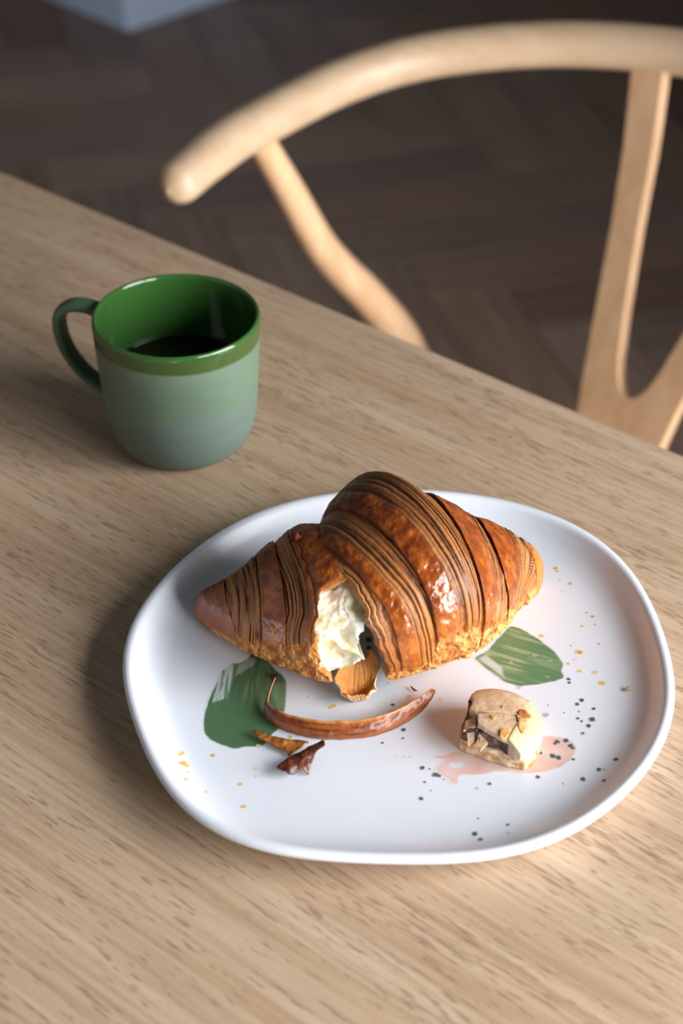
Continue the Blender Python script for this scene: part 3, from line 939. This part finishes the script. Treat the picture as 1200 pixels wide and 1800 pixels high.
K_ = lambda *a: seam(a)
const = lambda v: np.full(NPH, float(v))
r_tear = K_((-.05, 180), (-.03, 90), (.0, 62), (-.012, 45), (-.01, 25), (.005, 8), (.03, -10), (.05, -40))
r_g1a = K_((.0, 100), (.012, 60), (.03, 40), (.045, 8), (.06, -10), (.075, -40))
r_g1b = K_((.03, 100), (.045, 62), (.068, 40), (.090, 8), (.105, -10), (.115, -40))
r_g2a = K_((.100, 120), (.118, 86), (.128, 61), (.14, 38), (.15, 0), (.15, -40))
r_g2b = K_((.15, 120), (.178, 86), (.19, 56), (.206, 31), (.211, 12), (.205, -20))
r_l2e = K_((.246, 127), (.315, 98), (.343, 83), (.368, 61), (.375, 36), (.36, 13), (.335, -2))
r_g3a = K_((.54, 120), (.51, 97), (.455, 70), (.425, 43), (.42, 19), (.406, 1))
r_g3b = K_((.724, 111), (.694, 76), (.68, 45), (.627, 18), (.53, -1))
r_g4a = K_((.776, 99), (.767, 71), (.768, 42), (.78, 14))
r_g4b = K_((.895, 112), (.905, 73), (.885, 38), (.837, 9))
r_tip = const(.966)
hole_r = lambda t, p: ((t < .105) & (p < -13 - 47 * np.clip(t, 0, 1) / .105)) | ((t < .26) & (p > 212))
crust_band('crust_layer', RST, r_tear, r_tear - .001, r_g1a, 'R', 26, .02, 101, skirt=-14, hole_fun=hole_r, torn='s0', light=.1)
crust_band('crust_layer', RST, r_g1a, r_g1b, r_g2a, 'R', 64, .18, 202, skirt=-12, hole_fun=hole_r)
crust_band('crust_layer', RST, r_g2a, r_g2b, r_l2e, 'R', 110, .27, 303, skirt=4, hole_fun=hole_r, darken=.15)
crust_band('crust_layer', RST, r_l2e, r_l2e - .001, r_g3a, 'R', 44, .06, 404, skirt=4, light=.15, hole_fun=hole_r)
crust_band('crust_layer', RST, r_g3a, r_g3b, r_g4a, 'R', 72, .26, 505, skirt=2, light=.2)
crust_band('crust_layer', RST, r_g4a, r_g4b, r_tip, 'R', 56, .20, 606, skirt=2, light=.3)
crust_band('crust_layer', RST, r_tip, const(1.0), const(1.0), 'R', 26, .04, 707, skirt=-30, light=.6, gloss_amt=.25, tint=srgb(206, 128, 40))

l_a = K_((.13, 110), (.15, 57), (.19, 20), (.225, -12))
l_b = K_((.388, 110), (.41, 62), (.404, 22), (.393, 0))
l_c = K_((.58, 100), (.605, 66), (.61, 41), (.60, 0))
l_d = K_((.74, 110), (.76, 91), (.782, 77), (.80, 60), (.80, 45), (.79, 30))
l_tear = K_((1.02, 180), (1.02, 90), (.985, 78), (.93, 66), (.857, 55), (.815, 39), (.765, 21), (.78, -4), (.855, -20), (.86, -50), (1.02, 200), (.86, 214), (.86, 300))
l_d2 = np.minimum(l_d, l_tear - .015)
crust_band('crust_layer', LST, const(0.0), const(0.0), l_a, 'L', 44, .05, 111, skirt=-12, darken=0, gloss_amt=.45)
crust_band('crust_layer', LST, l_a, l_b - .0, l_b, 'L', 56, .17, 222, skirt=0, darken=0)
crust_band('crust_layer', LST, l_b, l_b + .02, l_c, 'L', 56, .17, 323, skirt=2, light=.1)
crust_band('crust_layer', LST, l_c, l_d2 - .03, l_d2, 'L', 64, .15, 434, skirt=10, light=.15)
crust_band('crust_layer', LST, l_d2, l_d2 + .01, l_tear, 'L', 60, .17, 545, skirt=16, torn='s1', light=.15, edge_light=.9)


# loose shards of crust standing up on the back of the left half
for t_, p_, hh_, ww_, dd_ in ((.70, 104, .34, .13, .10), (.775, 100, .46, .20, -.12), (.80, 108, .30, .16, .14)):
    uu_, vv_ = np.meshgrid(np.linspace(0, 1, 8), np.linspace(-1, 1, 8), indexing='ij')
    base_ = body(LST, t_, math.radians(p_), .08)
    X = base_[0] + vv_ * ww_ * (1 - .75 * uu_) + dd_ * uu_
    Y = base_[1] - .12 * uu_ + .05 * vv_
    Z = base_[2] - .10 + hh_ * uu_ * (1 + .2 * np.sin(3 * vv_))
    top_ = np.stack([X, Y, Z], -1)
    bot_ = top_ + np.array([0, .05, 0])
    ri_ = np.concatenate([np.arange(8) * 8, 56 + np.arange(1, 8), np.arange(7)[::-1] * 8 + 7, np.arange(1, 7)[::-1]]); rj_ = np.roll(ri_, -1)
    part('loose_flake', np.vstack([top_.reshape(-1, 3), bot_.reshape(-1, 3)]), [grid_faces(8, 8), grid_faces(8, 8, off=64, flip=True), np.stack([ri_, ri_ + 64, rj_ + 64, rj_], -1)],
         M['crust'], croissant, True, {'Col': np.tile(srgb(132, 68, 30), (128, 1)), 'gloss': np.full(128, .15)})


# crumb of the left half: a stub of stretched honeycomb sticking out of the tear
def crumb_colour(x, y, z, cav, seed):
    m1 = fbm(x * 1.1, y * 1.1, z * 1.1, seed, 3)
    c = srgb(250, 244, 226) + (srgb(246, 232, 192) - srgb(250, 244, 226)) * sst(.42, .62, m1)[..., None]
    return c + (srgb(240, 220, 168) - c) * (cav * .7)[..., None]


nu, npz = 150, 240
u = np.linspace(0, 1.45, nu)[:, None]; phd = np.linspace(-24, 112, npz)[None]; ph = np.radians(phd)
ta = np.interp(phd[0], PHD[:330], l_tear[:330])[None]
te = np.interp(phd[0], [-24, -8, 15, 34, 49, 62, 90], [.97, .974, .962, 1.0, .985, 1.01, 1.05])[None]
te = te + .03 * (fbm(phd / 5, 3, 0, 77, 3) - .5)
uu = np.minimum(u, 1.0)
t = ta - .035 + (te - ta + .035) * uu
P0 = body(LST, t, ph)
x, y, z = P0[..., 0], P0[..., 1], P0[..., 2]
wx_, wy_ = fbm(x, y, z, 51, 3) - .5, fbm(x, y, z, 52, 3) - .5
f1, f2 = worley(x * .8 + wx_, y * .8 + wy_, z * .62, 5)
g1, g2 = worley(x * 2.3 + 4, y * 2.3, z * 2.3, 8)
big = sst(-.05, .7, f2 - f1); sm = sst(-.1, .7, g2 - g1)
fine = fbm(x * 6, y * 6, z * 6, 6, 4) - .5
off = -.16 - .30 * uu - .55 * big * sst(0, .25, uu) - .07 * sm * sst(0, .3, uu) + .12 * fine
off = off - 2.6 * sst(1.0, 1.45, u) - .0
Pn = body(LST, t + .012 * (sm - .5), ph, off)
Pn[..., 2] += .5 * sst(8, -24, phd) * sst(.2, 1, uu)
C = crumb_colour(x, y, z, big * sm, 9)
part('crumb', Pn.reshape(-1, 3), grid_faces(nu, npz), M['crumb'], croissant, True, {'Col': C.reshape(-1, 3)})['label'] = 'pale stretched honeycomb crumb in the tear'

# inside lining of the right half and its crumb wall
nu, npz = 90, 220
u = np.linspace(0, 1, nu)[:, None]; phd = np.linspace(-14, 206, npz)[None]; ph = np.radians(phd)
t0 = np.interp(phd[0], PHD, r_tear)[None] + (fbm(phd / 11.0, 0, 0, 191, 4) - .5) * .03
t = t0 + .016 + u * (.30 - t0)
P0 = body(RST, t, ph); x, y, z = P0[..., 0], P0[..., 1], P0[..., 2]
f1, f2 = worley(x * 1.2, y * 1.2, z * 1.2, 15)
off = -.16 - .25 * sst(0, .12, u) - .35 * sst(0, .5, f2 - f1) * sst(.05, .3, u) - 3.8 * sst(.75, 1.0, u) + .15 * (fbm(x * 4, y * 4, z * 4, 16, 4) - .5)
Pn = body(RST, t, ph, off)
C = crumb_colour(x, y, z, sst(.1, .5, f2 - f1), 19)
part('crumb', Pn.reshape(-1, 3), grid_faces(nu, npz, flip=True), M['crumb'], croissant, True, {'Col': C.reshape(-1, 3)})['label'] = 'pale crumb inside the right half'


# ---- thin curled sheets (flap, crust strip, flakes)
def sheet(name, top, thick, C_top, C_bot, gloss, parent, m):
    """closed thin sheet from a (n,m,3) grid, displaced along its own normals by the thickness."""
    n, k = top.shape[:2]
    du = np.gradient(top, axis=0); dv = np.gradient(top, axis=1)
    nn = np.cross(du, dv); nn /= np.linalg.norm(nn, axis=-1)[..., None] + 1e-9
    bot = top - nn * (thick if np.isscalar(thick) else thick[..., None])
    V = np.vstack([top.reshape(-1, 3), bot.reshape(-1, 3)])
    ringi = np.concatenate([np.arange(n) * k, (n - 1) * k + np.arange(1, k), (np.arange(n - 1)[::-1]) * k + k - 1, np.arange(1, k - 1)[::-1]])
    r2 = np.roll(ringi, -1)
    F = [grid_faces(n, k), grid_faces(n, k, off=n * k, flip=True), np.stack([ringi, ringi + n * k, r2 + n * k, r2], -1)]
    Cc = np.vstack([np.asarray(C_top).reshape(-1, 3), np.asarray(C_bot).reshape(-1, 3)])
    gl = np.concatenate([np.asarray(gloss).ravel(), np.asarray(gloss).ravel() * .4])
    V[:, 2] = np.maximum(V[:, 2], ZF + .02)
    return part(name, V, F, m, parent, True, {'Col': Cc, 'gloss': gl})


# torn flap hanging from the crumb onto the plate: a cupped piece of crust
n, k = 60, 60
a, b = np.meshgrid(np.linspace(0, 1, n), np.linspace(-1, 1, k), indexing='ij')   # a: down the flap, b: across
ax0 = place([(628, 1160)], 2.1)[0]; ax1 = place([(629, 1236)], .75)[0]
wid = np.interp(a, [0, .2, .5, .8, 1], [.5, .80, .92, .80, .45])
edge = 1 + .5 * (fbm(a * 6, b * 0 + np.sign(b) * 3, 0, 61, 4) - .5)
X = ax0[0] + (ax1[0] - ax0[0]) * a + b * wid * edge
Y = ax0[1] + (ax1[1] - ax0[1]) * a + .12 * b
cup = .95 * np.abs(b) ** 2.0 * np.sin(np.pi * np.clip(.15 + .8 * a, 0, 1)) + .55 * sst(.8, 1.0, a) * (1 - .3 * np.abs(b))
Zt = ax0[2] + (.62 - ax0[2]) * sst(0, .62, a) + cup
Zt = Zt + .30 * (fbm(X * 3.5, Y * 3.5, 0, 62, 5) - .5) + .10 * (vnoise(a * 5 + b * 2, b * 14, 0, 64) - .5)
top = np.stack([X, Y, np.maximum(Zt, ZF + .08)], -1)
mm = fbm(X * 3, Y * 3, 0, 63, 4)
pale = srgb(250, 232, 198); ora = srgb(222, 160, 94)
fct = np.clip(sst(.45, 1.0, a * (1.1 - .5 * np.abs(b)) + .7 * (mm - .5)) * .9, 0, 1)[..., None]
Ct = pale + (ora - pale) * fct
Cb = np.broadcast_to(srgb(206, 140, 66), Ct.shape)
sheet('torn_flap', top[::-1], .07, Ct[::-1], Cb, np.full(a.shape, .1), croissant, M['crust'])['label'] = 'small curled flap of torn crust'

# long curved strip of crust in front of the croissant
low = place([(482, 1192), (470, 1222), (464, 1252), (482, 1276), (520, 1291), (560, 1299), (600, 1300), (640, 1297), (680, 1287), (715, 1270), (742, 1250), (757, 1232), (765, 1216)],
            np.array([1.25, .85, .58, .58, .58, .58, .58, .58, .58, .60, .66, .8, .95]))
n, k = 160, 26
path = catmull(low, n)
q = np.linspace(0, 1, n)
hgt = np.interp(q, [0, .10, .17, .25, .5, .75, .9, .97, 1], [.10, .22, .50, .74, .80, .72, .52, .34, .12])
hgt = hgt * (1 + .12 * (fbm(q * 30, 0, 0, 71, 3) - .5))
T = np.gradient(path, axis=0); T[:, 2] = 0; T /= np.linalg.norm(T, axis=1)[:, None]
inn = np.stack([-T[:, 1], T[:, 0], 0 * T[:, 0]], -1)
bb = np.linspace(0, 1, k)[None]
arch = np.sin(bb * np.pi) * .13
top = path[:, None] + inn[:, None] * ((.34 * bb ** 1.3) * hgt[:, None] / .8 - arch * hgt[:, None] / .8)[..., None] + np.array([0, 0, 1.]) * (bb * hgt[:, None] * .95)[..., None]
top = top + (.09 * (fbm(top[..., 0] * 4, top[..., 1] * 4, top[..., 2] * 6, 72, 3) - .5))[..., None] * np.array([0, -1, .3])
mm = fbm(top[..., 0] * 2, top[..., 1] * 2, top[..., 2] * 9, 73, 4)
lines_ = vnoise(bb * 9 + .8 * mm, q[:, None] * 7, 0, 74)
Cs = srgb(150, 80, 34) + (srgb(98, 44, 18) - srgb(150, 80, 34)) * sst(.35, .7, .5 * mm + .5 * lines_)[..., None]
Cs = Cs + (srgb(206, 140, 74) - Cs) * (sst(.86, .98, bb) * .8 + .35 * sst(.3, .1, q)[:, None] * sst(.45, .65, mm))[..., None].clip(0, 1)
strip = sheet('crust_strip', top, .055, Cs, np.broadcast_to(srgb(190, 124, 66), Cs.shape), .38 + 0 * mm, None, M['crust'])
tag(strip, 'long curved strip of brown crust in front of the croissant', 'crust flake')


def flake(name, poly, zt, ridge_dir, C0, C1, gloss, seed, thick=.05, arch=.25, label=''):
    P = place(poly, ZF + .1)[:, :2]
    B = resample(P, 72)
    cen = B.mean(0)
    B = cen + (B - cen) * (1 + .22 * (fbm(np.arange(72) / 2.6, 0, 0, seed + 7, 3) - .5))[:, None]
    n = 16
    rr_ = np.linspace(.02, 1, n)[:, None]
    XY = cen + (B[None] - cen) * rr_[..., None]
    X, Y = XY[..., 0], XY[..., 1]
    e = .16 * min(1, zt / .2) * (fbm(X * 5, Y * 5, 0, seed, 4) - .5)
    d = np.array(ridge_dir, float); d /= np.linalg.norm(d)
    ac = (X - cen[0]) * -d[1] + (Y - cen[1]) * d[0]
    w = np.abs(ac).max() + 1e-6
    Z = ZF + .07 + zt * (1 - (ac / w) ** 2) * arch / .25 + e + .03
    mm = fbm(X * 4, Y * 4, 0, seed + 1, 4)
    C = C0 + (C1 - C0) * sst(.35, .65, mm)[..., None]
    V = np.stack([X, Y, Z], -1)
    Vb = V - np.array([0, 0, thick]); Vb[..., 2] = np.maximum(Vb[..., 2], ZF + .015)
    m = 72
    k = np.arange(m); k2 = (k + 1) % m
    o0 = n * m
    F = [grid_faces(n, m, wrap_v=True), grid_faces(n, m, wrap_v=True, off=o0, flip=True),
         np.stack([(n - 1) * m + k, o0 + (n - 1) * m + k, o0 + (n - 1) * m + k2, (n - 1) * m + k2], -1), np.arange(m)[None, ::-1]]
    Cc = np.vstack([C.reshape(-1, 3), C.reshape(-1, 3) * .9])
    o = part(name, np.vstack([V.reshape(-1, 3), Vb.reshape(-1, 3)]), F, M['crust'], None, True, {'Col': Cc, 'gloss': np.full(len(Cc), gloss)})
    return tag(o, label, 'crust flake')


flake('crust_flake', [(442, 1290), (447, 1287), (462, 1294), (478, 1300), (498, 1301), (512, 1305), (528, 1304), (545, 1306), (535, 1313), (524, 1323), (508, 1329), (500, 1322), (490, 1318), (475, 1311), (458, 1303)], .18, (1, -.35), srgb(176, 112, 48), srgb(132, 76, 28), .25, 81, label='thin orange brown crust flake, pale pointed end on the green stroke')
flake('crust_flake', [(488, 1360), (496, 1349), (502, 1342), (514, 1335), (526, 1331), (540, 1323), (556, 1317), (566, 1311), (571, 1313), (569, 1322), (560, 1330), (552, 1338), (547, 1350), (541, 1361), (532, 1359), (522, 1363), (510, 1369), (498, 1367)], .42, (1, .75), srgb(66, 28, 16), srgb(104, 50, 26), .42, 85, arch=.25, label='small dark glossy crust flake below the orange flake')
flake('crust_crumb', [(474, 1188), (482, 1185), (487, 1190), (481, 1195), (476, 1193)], .10, (1, 0), srgb(84, 38, 18), srgb(60, 26, 12), .3, 87, label='tiny dark crumb on the green brush stroke')
flake('crust_crumb', [(720, 1205), (724, 1208), (729, 1213), (734, 1216), (728, 1215), (722, 1210)], .05, (1, -1), srgb(150, 90, 50), srgb(120, 66, 34), .2, 88, thick=.03, label='tiny brown splinter near the right end of the crust strip')
flake('crust_crumb', [(1099, 1211), (1103, 1208), (1108, 1211), (1107, 1215), (1101, 1215)], .14, (1, 0), srgb(214, 190, 150), srgb(190, 160, 116), .1, 89, label='tiny pale crumb near the right rim of the plate')

# ------------------------------------------------------------------ macaron
MC = np.array([3.75, -4.40]); MR = 2.0
mac = empty('macaron', (MC[0] / 100, MC[1] / 100, TZ + ZF / 100), 0, 'half eaten beige macaron with dark chocolate filling on the plate', 'macaron')
TAN = srgb(214, 184, 150); TAN2 = srgb(202, 168, 132); ORG = srgb(196, 128, 52)


def arc(a0, a1, n, r=MR, c=MC):
    a = np.radians(np.linspace(a0, a1, n))
    return [(c[0] + r * math.cos(q), c[1] + r * math.sin(q)) for q in a]


def dome(X, Y, z0, hgt, R=MR + .02):
    r = np.hypot(X - MC[0], Y - MC[1]) / R
    return z0 + hgt * np.sqrt(np.clip(1 - np.clip(r, 0, 1) ** 3.2, 0, 1))


def slab(name, poly, ztop, zbot, cen, col, gloss, seed, n=26, mb=160, rough=.03, m='macaron', tilt=(0, 0, 0), jag=.05):
    B = resample(poly, mb)
    cen = np.array(cen, float)
    arcl = np.arange(mb) / 6.0
    B = B + (B - cen) / np.linalg.norm(B - cen, axis=1)[:, None] * (jag * (fbm(arcl, 0, 0, seed, 3) - .5) * 2)[:, None]
    rr_ = (np.linspace(0, 1, n) ** .8)[:, None]
    rr_[0] = .004
    XY = cen + (B[None] - cen) * rr_[..., None]
    X, Y = XY[..., 0], XY[..., 1]
    Zt = ztop(X, Y) + rough * (fbm(X * 7, Y * 7, 0, seed + 1, 4) - .5) + tilt[0] + tilt[1] * (X - cen[0]) + tilt[2] * (Y - cen[1])
    nb = 8
    Zb = zbot(X[-1], Y[-1]) + (tilt[0] + tilt[1] * (X[-1] - cen[0]) + tilt[2] * (Y[-1] - cen[1]))
    rows = [np.stack([X, Y, Zt], -1)]
    side = []
    for q in range(1, nb + 1):
        f = q / nb
        jj = 1 + .05 * (fbm(arcl * 2.2, np.full(mb, q * 1.7), 0, seed + 4, 3) - .5) - .012 * math.sin(math.pi * f)
        pb = cen + (B - cen) * jj[:, None]
        side.append(np.stack([pb[:, 0], pb[:, 1], Zt[-1] * (1 - f) + Zb * f], -1))
    bot = np.stack([cen[0] + (B[:, 0] - cen[0]) * .02, cen[1] + (B[:, 1] - cen[1]) * .02, Zb], -1)
    V = np.concatenate([np.stack([X, Y, Zt], -1), np.array(side), bot[None]])
    V[..., 2] = np.maximum(V[..., 2], ZF + .02)
    C, g = col(V[..., 0], V[..., 1], V[..., 2], np.concatenate([np.zeros(n), np.ones(nb + 1)])[:, None])
    return part(name, V.reshape(-1, 3), [grid_faces(len(V), mb, wrap_v=True)], M[m], mac, True, {'Col': C.reshape(-1, 3), 'gloss': np.broadcast_to(g, V.shape[:2]).ravel()})


def shell_col(X, Y, Z, side):
    m1 = fbm(X * 2.5, Y * 2.5, Z * 2.5, 201, 4); m2 = fbm(X * 5, Y * 5, Z * 5, 202, 3)
    C = TAN + (TAN2 - TAN) * sst(.4, .65, m1)[..., None]
    lowz = sst(1.8, 1.3, Z) * sst(.48, .60, m2) * .9
    C = C + (ORG - C) * lowz[..., None]
    C = C + (srgb(228, 208, 178) - C) * (side * .55)[..., None]
    return C, .12


def foot_col(X, Y, Z, side):
    m2 = fbm(X * 4, Y * 4, Z * 6, 203, 4)
    C = srgb(234, 212, 176) + (srgb(206, 146, 74) - srgb(234, 212, 176)) * sst(.45, .65, m2)[..., None]
    return C, .1


def choc_col(X, Y, Z, side):
    m2 = fbm(X * 7, Y * 7, Z * 7, 204, 4)
    C = srgb(88, 58, 50) + (srgb(150, 126, 118) - srgb(88, 58, 50)) * sst(.5, .72, m2)[..., None]
    return C, .45


biteL = [(3.10, -2.80), (2.86, -3.21), (2.94, -3.65), (2.74, -4.16)]
bottom_poly = arc(-55, 108, 60, MR - .06) + [(2.95, -2.95), (2.80, -3.25), (2.86, -3.65), (2.62, -4.16), (2.38, -4.45), (2.36, -4.80), (2.62, -5.02), (2.9, -5.16), (3.3, -5.38), (3.75, -5.58), (4.25, -5.85)]
slab('bottom_shell', bottom_poly, lambda X, Y: dome(X, Y, 1.10, .16), lambda X, Y: np.full(X.shape, ZF + .02), (4.1, -4.35), foot_col, 0, 210, jag=.06)
fill_poly = arc(-56, 106, 60, MR - .12) + [(2.85, -3.0), (2.72, -3.3), (2.78, -3.65), (2.58, -4.2), (2.42, -4.55), (2.45, -4.85), (2.72, -4.94), (3.0, -5.02), (3.4, -5.28), (3.85, -5.50), (4.3, -5.78)]
slab('filling', fill_poly, lambda X, Y: np.minimum(1.84, dome(X, Y, 1.42, .86) - .2), lambda X, Y: np.full(X.shape, 1.05), (4.1, -4.35), choc_col, 0, 220, rough=.24, jag=.10)
main_poly = [(2.98, -4.36), (3.4, -4.34), (3.9, -4.37), (4.62, -4.50), (4.70, -4.98), (4.20, -5.80), (4.45, -6.02)] + arc(-62, 108, 70, MR + .0) + biteL
ztop = lambda X, Y: dome(X, Y, 1.42, .86)
slab('top_shell', main_poly, ztop, lambda X, Y: np.full(X.shape, 1.20), (5.0, -4.30), shell_col, 0, 230, n=40, mb=260, jag=.02)
slab('shell_fragment', [(3.04, -4.44), (3.5, -4.42), (3.9, -4.44), (4.58, -4.57), (4.64, -4.95), (4.20, -5.80), (3.92, -5.66), (3.60, -5.46), (3.30, -5.24), (3.02, -4.98)], ztop, lambda X, Y: ztop(X, Y) - .22, (3.9, -4.95), shell_col, 0, 240, tilt=(-.04, .0, .02), jag=.03)
slab('shell_fragment', [(2.56, -4.50), (2.96, -4.42), (2.96, -4.86), (2.46, -4.92)], lambda X, Y: np.full(X.shape, 1.92), lambda X, Y: np.full(X.shape, 1.80), (2.74, -4.68), shell_col, 0, 250, n=10, mb=60, tilt=(0, .35, .2), jag=.02)
slab('shell_fragment', [(2.62, -5.00), (2.92, -4.94), (2.86, -5.28), (2.64, -5.32)], lambda X, Y: np.full(X.shape, 1.56), lambda X, Y: np.full(X.shape, 1.44), (2.77, -5.14), shell_col, 0, 260, n=10, mb=60, tilt=(0, .15, .9), jag=.05)
slab('shell_fragment', [(2.90, -5.42), (3.10, -5.08), (3.42, -5.36), (3.14, -5.56)], lambda X, Y: np.full(X.shape, 1.52), lambda X, Y: np.full(X.shape, 1.40), (3.13, -5.35), shell_col, 0, 270, n=10, mb=60, tilt=(0, .1, 1.0), jag=.05)


def brown_col(a, b):
    def f(X, Y, Z, side):
        m2 = fbm(X * 9, Y * 9, Z * 9, 205, 3)
        return a + (b - a) * sst(.4, .6, m2)[..., None], .3
    return f


for i, (x, y, rx, ry, zz, c0, c1) in enumerate([(921, 1255, 11, 6.5, 2.2, srgb(150, 92, 44), srgb(176, 112, 56)), (918, 1268, 7.5, 5, 2.15, srgb(188, 128, 62), srgb(206, 152, 90)), (886, 1288, 9, 6.5, 2.25, srgb(198, 138, 66), srgb(214, 162, 96)), (917, 1283, 6, 6, 2.1, srgb(204, 140, 66), srgb(214, 162, 96)), (867, 1260, 3.5, 3.5, 2.3, srgb(204, 150, 76), srgb(214, 162, 96)), (883, 1243, 3, 2.6, 2.3, srgb(204, 150, 86), srgb(214, 162, 96)), (929, 1230, 2.6, 2, 2.0, srgb(196, 140, 80), srgb(214, 162, 96))]):
    a = np.linspace(0, 2 * np.pi, 12, endpoint=False)
    wob = 1 + .18 * np.sin(2 * a + i * 2) + .14 * np.sin(3 * a + i)
    pp = place(np.stack([x + rx * wob * np.cos(a), y + ry * wob * np.sin(a)], -1), zz)[:, :2]
    slab('crust_speck', pp, lambda X, Y: ztop(X, Y) + .035, lambda X, Y: ztop(X, Y) - .03, pp.mean(0), brown_col(c0, c1), 0, 300 + i, n=6, mb=30, rough=.05, jag=.02)
